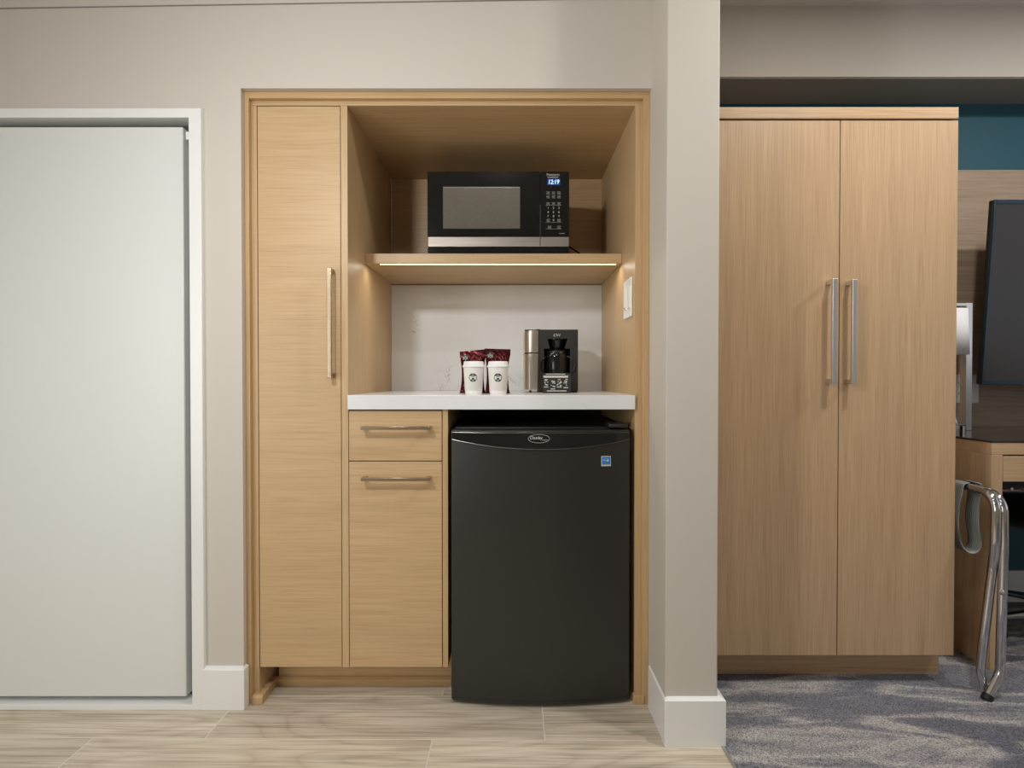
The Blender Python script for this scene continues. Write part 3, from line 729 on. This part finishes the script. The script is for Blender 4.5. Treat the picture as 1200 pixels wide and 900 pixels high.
def paper_cup(px, yy, label):
    x = X_(px, yy); hz = ZC
    t = thing('paper_cup', label, 'cup', (x, yy, hz), 'lidded paper cups on the countertop')
    ht = .093
    prof = [(.0235, .0), (.0250, .0), (.0252, .0035), (.0262, .006), (.0262, .012), (.0268, .0125), (.0315, ht-.006)]
    MB().lathe([(r, z+hz) for r, z in prof], (x, yy, 0), 40).build('cup_body', 'cup', t, smooth=True, ang=50)
    lid = [(.0312, ht-.010), (.0337, ht-.0095), (.0340, ht-.006), (.0330, ht-.004), (.0312, ht-.0025), (.0300, ht+.007), (.0292, ht+.0085), (.0275, ht+.0080), (.027, ht+.003), (.0, ht+.003)]
    MB().lathe([(r, z+hz) for r, z in lid], (x, yy, 0), 40).build('lid', 'lid', t, smooth=True, ang=50)
    r0 = lambda z: .0268+(.0315-.0268)*((z-hz)-.0125)/(ht-.0185)
    roundel(x, yy, hz+.052, r0, .0128, 0, t, 'emblem')
    return t
paper_cup(555, YU, 'white lidded paper cup with round green emblem, left one of the two')
paper_cup(583.8, YU, 'white lidded paper cup with round green emblem, right one, nearer the coffee maker')

def pouch(pxl, pxr, pytl, pytr, yy, lean, seed, label):
    rnd = random.Random(seed)
    x0, x1 = X_(pxl, yy), X_(pxr, yy); xc = (x0+x1)/2; hw = (x1-x0)/2
    zl, zr_ = Z_(pytl, yy), Z_(pytr, yy)
    t = thing('coffee_pouch', label, 'coffee packet', (xc, yy, ZC), 'foil coffee packets behind the cups')
    ph = [(rnd.uniform(8, 40), rnd.uniform(14, 55), rnd.uniform(0, 6.28)) for _ in range(7)]
    def wob(u, v):
        return sum(math.sin(a*u+b_*v+c_) for a, b_, c_ in ph)/7
    def F(sgn):
        def f(u, v):
            taper = 1-.17*math.sin(math.pi*min(1, v/.88))**.8-.04*(1-v)
            X = xc+(2*u-1)*hw*taper
            top = zl+(zr_-zl)*u; Z = ZC+.001+(top-ZC-.001)*v
            e = (1-abs(2*u-1)**3)
            pf = .016*e*math.sin(math.pi*min(1, v/.86))**.6 if v < .86 else .0006
            y = yy+lean*v+sgn*(pf+.0004)+(.0085*wob(u, v)*e*(1 if v < .86 else .25))
            return (X, y, Z)
        return f
    m = MB(); m.grid(F(-1), 44, 56); m.grid(F(1), 44, 56)
    m.build('foil_bag', 'foil', t, smooth=True, ang=80)
    f = F(-1)
    def fy_(u, v, off):
        cu_, cv = .22, .84
        uu = cu_+u/(2*hw); vv = cv+v/(zl-ZC)
        p = f(max(0, min(1, uu)), max(0, min(1, vv))); return (p[0], yy+lean*cv-.0175-off*1.5, p[2])
    roundel(0, 0, 0, None, .0095, 0, t, 'emblem', wrap=False, flat_y=fy_)
    return t
pouch(537.8, 569.5, 411.6, 408.6, 1.775, .03, 2, 'maroon foil coffee packet behind the left paper cup')
pouch(567.3, 598.3, 407.8, 408.8, 1.748, .03, 5, 'maroon foil coffee packet behind the right paper cup')

# ------------------------------------------------------------------ wardrobe
YWD = 1.71
wx0, wxm, wx1 = X_(841, YWD), X_(983, YWD), X_(1120.5, YWD)
wz0, wz1 = Z_(768, YWD), Z_(140.5, YWD)
wd = thing('wardrobe', 'large two-door pale wood wardrobe standing on the carpet', 'wardrobe', ((wx0+wx1)/2, YWD, 0))
wxl = wx0-.01
c = MB(); c.box(wxl, wxl+.018, YWD+.0215, YTL-.01, wz0, wz1+.001); c.box(wx1-.018, wx1, YWD+.0215, YTL-.01, wz0, wz1+.001); c.box(wxl+.018, wx1-.018, YWD+.03, YTL-.01, wz0, wz0+.018)
c.box(wxl+.018, wx1-.018, YTL-.025, YTL-.01, wz0+.018, wz1)
c.build('carcass', 'ash_z', wd, bevel=.0008)
wt0, wt1 = Z_(138.8, YWD-.004), Z_(125.3, YWD-.004)
MB().box(wxl, X_(1124, YWD-.004, 130)-.001, YWD-.004, YTL-.005, wt0, wt1).build('top_board', 'ash_x', wd, bevel=.0012)
dl = MB().box(wxl, wxm-.0016, YWD, YWD+.02, wz0, wz1-.002).build('door', 'ash_z', wd, bevel=.0009)
dr2 = MB().box(wxm+.0014, wx1, YWD, YWD+.02, wz0, wz1-.002).build('door', 'ash_z', wd, bevel=.0009)
for par, px, a, b_ in ((dl, 978.3, 326.5, 449.5), (dr2, 1001.6, 327.5, 450)):
    z1_, z0_ = Z_(a, YWD-.035), Z_(b_, YWD-.035)
    bar_handle(par, X_(px, YWD-.038), (z1_+z0_)/2, YWD, z1_-z0_, True, mat='nickel_c', w=.0145, stand=.038, d=.010)
ykk = 1.776
MB().box(wxl+.01, X_(1100, ykk, 780), ykk, YTL-.02, 0, wz0-.0005).build('plinth', 'ash_x', wd, bevel=.0008)

# ------------------------------------------------------------------ wall panel, desk
YPN = 2.338
pz1 = Z_(199, YPN)
wp = MB(); zz = [0.5, Z_(500, YPN), Z_(470, YPN)-.001, 1.05, 1.35, 1.62, pz1]
wp = MB().box(wx1+.03, RX1-.02, YPN, YTL-.0005, .66, pz1)
wpo = wp.build('wall_panel', 'greige_x', at=(2, YPN, 1), bevel=.0015)
tag(wpo, 'horizontal grain wood wall panel behind the television and desk', 'wall panel')
YDK = 1.80
dkx0 = X_(1161, YDK, 650); zdk = Z_(519, YDK)+.0
dkl = X_(1174, YDK, 650); dkr = 3.1
dk = thing('desk', 'wooden desk with drawer and dark glass top beside the wardrobe', 'desk', ((dkx0+dkr)/2, YDK, 0))
MB().box(dkx0, dkl, YDK, YPN-.002, .0025, zdk-.04).build('side_panel', 'ash_z', dk, bevel=.001)
MB().box(dkr-.036, dkr, YDK, YPN-.002, .0025, zdk-.04).build('side_panel', 'ash_z', dk, bevel=.001)
MB().box(dkx0, dkr, YDK, YPN-.002, zdk-.0395, zdk).build('desk_top', 'ash_x', dk, bevel=.001)
MB().box(dkx0-.001, dkr, YDK-.001, YPN-.003, zdk+.0003, zdk+.0065).build('glass_top', 'glass', dk, bevel=.001)
za_ = Z_(534, YDK); zb_ = Z_(564.5, YDK)
dd = MB().box(dkl+.002, dkl+.62, YDK, YDK+.018, zb_, za_-.002).build('drawer', 'ash_x', dk, bevel=.001)
MB().box(dkl+.625, dkr-.037, YDK, YDK+.018, zb_, za_-.002).build('drawer', 'ash_x', dk, bevel=.001)
MB().box(dkl+.001, dkr-.037, YDK+.06, YDK+.075, zb_-.045, za_-.001).build('inner_rail', 'ash_x', dk)
rail = MB().box(dkl+.0005, dkl+.10, YDK+.02, YDK+.058, zb_-.030, zb_-.003).build('slide_bracket', 'rubber', dk, bevel=.001)
for px in (1183.5, 1199):
    xx, z2 = XZ(px, 572.5, YDK+.02)
    MB().tube([(xx, YDK+.02, z2), (xx, YDK+.012, z2)], [.007, .005], 14).build('bolt', 'chrome', rail, smooth=True)

# ------------------------------------------------------------------ wall outlet
YO = YPN
ol = thing('wall_outlet', 'white double outlet plate on the wood panel behind the lamp', 'outlet', (1.93, YO, 1))
ox1, oz1 = XZ(1146, 439, YO); oz0 = Z_(472.5, YO); ox0 = ox1-.115
MB().box(ox0, ox1, YO-.006, YO-.0003, oz0, oz1).build('plate', 'switch', ol, bevel=.002)
for k, (px, pyc) in enumerate(((1123.5, 449.5), (1123.5, 462))):
    xx, z2 = XZ(px, pyc, YO)
    rc_ = MB().prism(rrect(xx-.016, xx+.016, z2-.0125, z2+.0125, .009), 'y', YO-.0075, YO-.0055).build('socket', 'switch', ol, bevel=.0005)
    sl_ = MB(); sl_.box(xx-.007, xx-.005, YO-.0079, YO-.007, z2-.001, z2+.008); sl_.box(xx+.005, xx+.007, YO-.0079, YO-.007, z2-.001, z2+.008)
    sl_.tube([(xx, YO-.0079, z2-.007), (xx, YO-.007, z2-.007)], .0025, 10); sl_.build('slots', 'slot', rc_)
xx, z2 = XZ(1132, 456, YO)
MB().box(xx-.003, xx+.030, YO-.0075, YO-.0055, z2-.033, z2+.033).build('rocker', 'switch', ol, bevel=.001)

# ------------------------------------------------------------------ desk lamp
YL = 2.15; ZD = zdk+.0067
lx1, lz1 = XZ(1140, 355, YL); lx0 = lx1-.024
lcx = lx1-.135
lp = thing('desk_lamp', 'desk lamp with white shade inside a nickel frame', 'lamp', (lcx, YL, ZD))
f = MB(); wdt = .024; left = 2*lcx-lx1
f.box(lx0, lx1, YL, YL+.03, ZD+.012, lz1); f.box(left, left+wdt, YL, YL+.03, ZD+.012, lz1); f.box(left+wdt, lx0, YL, YL+.03, lz1-.012, lz1); f.box(left, lx1, YL, YL+.03, ZD, ZD+.0118)
f.build('metal_frame', 'nickel_c', lp, bevel=.001)
sxr0, sxr1 = X_(1133, YL-.06)-lcx-.008, X_(1135, YL-.06)-lcx-.008
sh0, sh1 = Z_(360, YL-.12), Z_(415, YL-.1)
ms = MB(); n = 40
prof = [(sxr1, sh1), (sxr0, sh0)]
ms = MB(); vs = []; 
for r, z in prof:
    for k in range(n): a = 2*math.pi*k/n; vs.append((lcx+r*math.cos(a), YL-.06+r*.75*math.sin(a), z))
ms.add(vs, [(k, (k+1) % n, n+(k+1) % n, n+k) for k in range(n)])
ms.build('lamp_shade', 'shade', lp, smooth=True, solid=.002)
MB().tube([(lcx, YL-.06, sh0-.02), (lcx, YL-.06, ZD+.06)], .006, 10).build('stem', 'nickel_c', lp, smooth=True)
MB().tube([(lcx, YL-.06, sh0-.02), (lcx, YL+.015, sh0-.02), (lcx, YL+.015, lz1-.01)], .004, 8).build('hanger', 'nickel_c', lp, smooth=True)
br_ = X_(1129, YL-.07)-lcx
MB().lathe([(br_, ZD+.0003), (br_, ZD+.028), (br_-.004, ZD+.032), (.02, ZD+.034), (.012, ZD+.062), (0, ZD+.062)], (lcx, YL-.07, 0), 36).build('base', 'chrome', lp, smooth=True)
MB().tube([(lcx, YL-.06, sh1+.02), (lcx, YL-.06, sh0-.03)], .02, 14).build('bulb', 'lid', lp, smooth=True)

# ------------------------------------------------------------------ television
tv = thing('television', 'large flat television tilted forward on the wood panel', 'television', (2.5, 2.25, .95))
tb, tt = Z_(450, 2.20), Z_(235, 2.15)
tx0 = X_(1143.5, 2.207, 443); tx1 = tx0+1.25
ang = math.atan((2.215-2.163)/(tt-tb))
def tvp(m, name, mat, par=tv, bevel=0):
    R = Matrix.Rotation(ang, 3, 'X'); o_ = Vector((0, 2.215, tb))
    m.v = [R @ (v-o_)+o_ for v in m.v]; return m.build(name, mat, par, bevel=bevel)
hgt = (tt-tb)/math.cos(ang)
tvp(MB().box(tx0, tx1, 2.188, 2.207, tb, tb+hgt), 'back_case', 'rubber', bevel=.003)
bz2 = MB(); e_ = .011
yA, yB_ = 2.180, 2.1878
bz2.box(tx0+.001, tx0+e_, yA, yB_, tb, tb+hgt); bz2.box(tx1-e_, tx1-.001, yA, yB_, tb, tb+hgt); bz2.box(tx0+e_, tx1-e_, yA, yB_, tb+hgt-.017, tb+hgt); bz2.box(tx0+e_, tx1-e_, yA, yB_, tb, tb+.017)
tvp(bz2, 'bezel', 'bezel', bevel=.001)
tvp(MB().box(tx0+e_, tx1-e_, yA+.002, yB_, tb+.017, tb+hgt-.017), 'screen', 'screen')
MB().box(2.4, 2.62, 2.20, YPN-.001, 1.22, 1.42).build('wall_mount', 'rubber', tv, bevel=.003)

# ------------------------------------------------------------------ folded luggage rack
ra, rb = 1.505, 1.472
zr1 = .615; r_ = .0125; yn, yf = 1.655, 2.13
lr = thing('luggage_rack', 'folded chrome luggage rack with grey straps leaning between wardrobe and desk', 'luggage rack', (1.48, 1.85, .002))
XA = lambda px, py, Y=yn: XZ(px, py, Y)
def P3(px, py, Y): x, z = XZ(px, py, Y); return (x, Y, z)
def frame(top, near_pts, name):
    """inverted U: near leg, level top rail running back, far leg"""
    x, z = top
    far = [(p[0], yf+(yn-p[1])*.9, p[2]) for p in near_pts]
    path = far[::-1]+[(x, yf, z), (x, yn, z)]+near_pts
    rs = [.06]*len(path); k = len(near_pts)
    rs[k] = rs[k+1] = .055
    pth = fillet(path, rs, 10)
    return MB().tube(pth, r_, 16).build(name, 'chrome', lr, smooth=True)
xa2, za2 = XA(1178, 640); xb2, zb2 = XA(1169, 640)
nearA = [(X_(1178, yn), yn, .45), P3(1174, 720, yn-.005), P3(1172, 790, yn-.008), (P3(1157.5, 816, 1.635))]
nearB = [(X_(1168, yn), yn, .47), P3(1163, 665, yn+.018), P3(1148.5, 786, yn+.018), P3(1154.5, 808, yn+.01)]
frame((X_(1177.5, yn), zr1), nearA, 'outer_frame')
frame((X_(1168, yn)+.003, zr1+.004), nearB, 'inner_frame')
for s_, yy in ((1, 1.635), (-1, yf+(yn-1.635)*.9)):
    p = Vector(P3(1157.5, 816, 1.635)); q_ = Vector(P3(1172, 790, yn-.008)); dn = (p-q_).normalized()
    p.y = yy; dn.y *= s_
    MB().tube([p-dn*.006, p+dn*.012], .0145, 16).build('rubber_foot', 'rubber', lr, bevel=.001)
bp_ = P3(1175.5, 694.5, yn-.012)
MB().tube([(bp_[0], bp_[1]+.004, bp_[2]), (bp_[0], bp_[1]-.009, bp_[2])], [.010, .006], 14).build('pivot_bolt', 'chrome', lr, smooth=True)
# straps: webbing loops hanging from the two rails
def strap(yc, wid, drop, sway):
    x1_, x2_ = X_(1168, yn)-.012, X_(1177.5, yn)+.014
    xm = (x1_+x2_)/2
    pts = [(xm-.012, zr1+.018), (x1_-.004, zr1+.012), (x1_-.012, zr1-.02), (x1_-.026, zr1-.10), (x1_-.020, drop+.03), (xm-.022, drop), (xm+.006, drop+.002), (xm+.018, drop+.03), (xm+.012, zr1-.10), (x2_-.004, zr1-.03), (x2_+.002, zr1+.01), (xm+.012, zr1+.019)]
    cur = []
    P = [Vector((p[0], 0, p[1])) for p in pts]
    for i in range(len(P)-1):   # catmull
        a, b_, c_, d_ = P[max(i-1, 0)], P[i], P[i+1], P[min(i+2, len(P)-1)]
        for k in range(6):
            t = k/6; cur.append(.5*((2*b_)+(c_-a)*t+(2*a-5*b_+4*c_-d_)*t*t+(3*b_-a-3*c_+d_)*t**3))
    cur.append(P[-1])
    m = MB()
    def f(u, v):
        p = cur[min(int(round(u*(len(cur)-1))), len(cur)-1)]
        dz = (zr1-p.z)/(zr1-drop)
        return (p.x, yc+(v-.5)*wid+sway*max(0, dz), p.z)
    m.grid(f, len(cur)-1, 6)
    return m.build('strap', 'web', lr, smooth=True, ang=80, solid=.0025)
dropz = Z_(645, 1.76)
strap(1.775, .050, dropz, -.012); strap(1.90, .050, dropz+.02, .005); strap(2.02, .050, dropz+.01, 0)

# ------------------------------------------------------------------ office chair at the desk
ch = thing('office_chair', 'black office chair on a chrome star base tucked under the desk', 'chair', (2.1, 2.0, 0))
ccx, ccy = 2.08, 1.98
def cush(u, v):
    pass
zs = Z_(625, 1.8)
m = MB(); 
pl = rrect(ccx-.25, ccx+.25, ccy-.24, ccy+.24, .09, 8)
def ring(sc_, z): return [(ccx+(p[0]-ccx)*sc_, ccy+(p[1]-ccy)*sc_, z) for p in pl]
lv = [(.70, .405), (.93, .425), (1, .46), (.98, .49), (.9, .505)]
vs = []
for s_, z in lv: vs += ring(s_, z)
nn = len(pl); fs = [tuple(range(nn))[::-1], tuple(range((len(lv)-1)*nn, len(lv)*nn))]
for i in range(len(lv)-1):
    for k in range(nn): k2 = (k+1) % nn; fs.append((i*nn+k, i*nn+k2, (i+1)*nn+k2, (i+1)*nn+k))
m.add(vs, fs); m.build('seat', 'leather', ch, smooth=True, ang=60)
bkz = MB(); 
bkz.grid(lambda u, v: (ccx-.21+.42*u, 1.70-.03*math.cos((u-.5)*math.pi)-.05*v, .54+.5*v), 12, 12)
bkz.build('backrest', 'leather', ch, smooth=True, solid=.05)
MB().tube(fillet([(ccx, 1.67, .7), (ccx, 1.66, .45), (ccx, 1.72, .39), (ccx, ccy, .39)], .05), .016, 12).build('back_support', 'chrome', ch, smooth=True)
MB().lathe([(.03, .10), (.03, .2), (.018, .2), (.018, .40), (.06, .402), (.06, .408)], (ccx, ccy, 0), 20).build('gas_column', 'chrome', ch, smooth=True)
for k in range(5):
    a = math.radians(180-6+72*k); dx, dy = math.cos(a), math.sin(a)
    e = (ccx+dx*.29, ccy+dy*.29, .085)
    leg = MB().tube([(ccx+dx*.02, ccy+dy*.02, .125), (ccx+dx*.15, ccy+dy*.15, .11), e], [.018, .016, .011], 10).build('leg', 'chrome', ch, smooth=True)
    cs = MB(); cs.tube([(e[0], e[1], .085), (e[0], e[1], .045)], .007, 8)
    px_, py_ = -dy, dx
    for s_ in (-1, 1):
        cs.tube([(e[0]+px_*.008*s_, e[1]+py_*.008*s_, .0285), (e[0]+px_*.024*s_, e[1]+py_*.024*s_, .0285)], .026, 18)
    cs.build('caster', 'rubber', leg, smooth=True, ang=50)

# ------------------------------------------------------------------ lights
def area(name, loc, target, size, power, col, size_y=None, spread=None):
    l = bpy.data.lights.new(name, 'AREA'); l.energy = power; l.color = col; l.size = size
    if size_y: l.shape = 'RECTANGLE'; l.size_y = size_y
    if spread: l.spread = math.radians(spread)
    o = bpy.data.objects.new(name, l); COL.objects.link(o); o.location = loc
    o.rotation_euler = (Vector(target)-Vector(loc)).to_track_quat('-Z', 'Y').to_euler(); return o
def downlight(x, y, power, col=(1, .985, .945), label=''):
    t = thing('ceiling_downlight', label, 'ceiling light', (x, y, CEIL))
    n = 28; m = MB(); m.lathe([(.062, -.002), (.085, -.006), (.09, -.0005)], (x, y, CEIL), n); 
    m.f = m.f[:-2]; m.build('trim_ring', 'trimw', t, smooth=True)
    MB().lathe([(.06, -.004), (.06, -.002)], (x, y, CEIL), n).build('lens', 'led', t)
    l = area('downlight_lamp', (x, y, CEIL-.012), (x, y, 0), .13, power, col); l.data.shape = 'DISK'
area('window_daylight', (RX1-.02, .05, 1.45), (0, .4, 1.2), 2.2, 3, (.90, .95, 1), 1.35)
downlight(-.05, .3, 5.5, label='round recessed ceiling light in front of the niche')
downlight(-1.45, .1, 2, label='round recessed ceiling light in front of the white door')
downlight(2.3, 1.2, 16, label='added round ceiling light brightening the television wall')  # unseen lamp added to brighten the teal wall, wood panel and bulkhead
downlight(1.2, 1.0, 14.5, label='round recessed ceiling light in front of the wardrobe')
area('photographer_flash', (-.68, .52, 1.72), (.12, 1.9, .75), .10, 8.6, (.985, .985, 1))
area('left_fill_light', (-1.6, .0, .95), (.1, 1.7, .4), .9, 12, (.98, 1, .99), 1.1)  # unseen fill light added low on the left to lift the niche and floor

wd_ = bpy.data.worlds.new('world'); SC.world = wd_; wd_.use_nodes = True
wd_.node_tree.nodes['Background'].inputs[0].default_value = (.75, .82, .9, 1); wd_.node_tree.nodes['Background'].inputs[1].default_value = .6

vs_ = SC.view_settings; vs_.view_transform = 'Standard'; vs_.look = 'None'; vs_.exposure = 0; vs_.gamma = 1; vs_.use_curve_mapping = False
SC.cycles.use_denoising = True
SC.cycles.max_bounces = 8
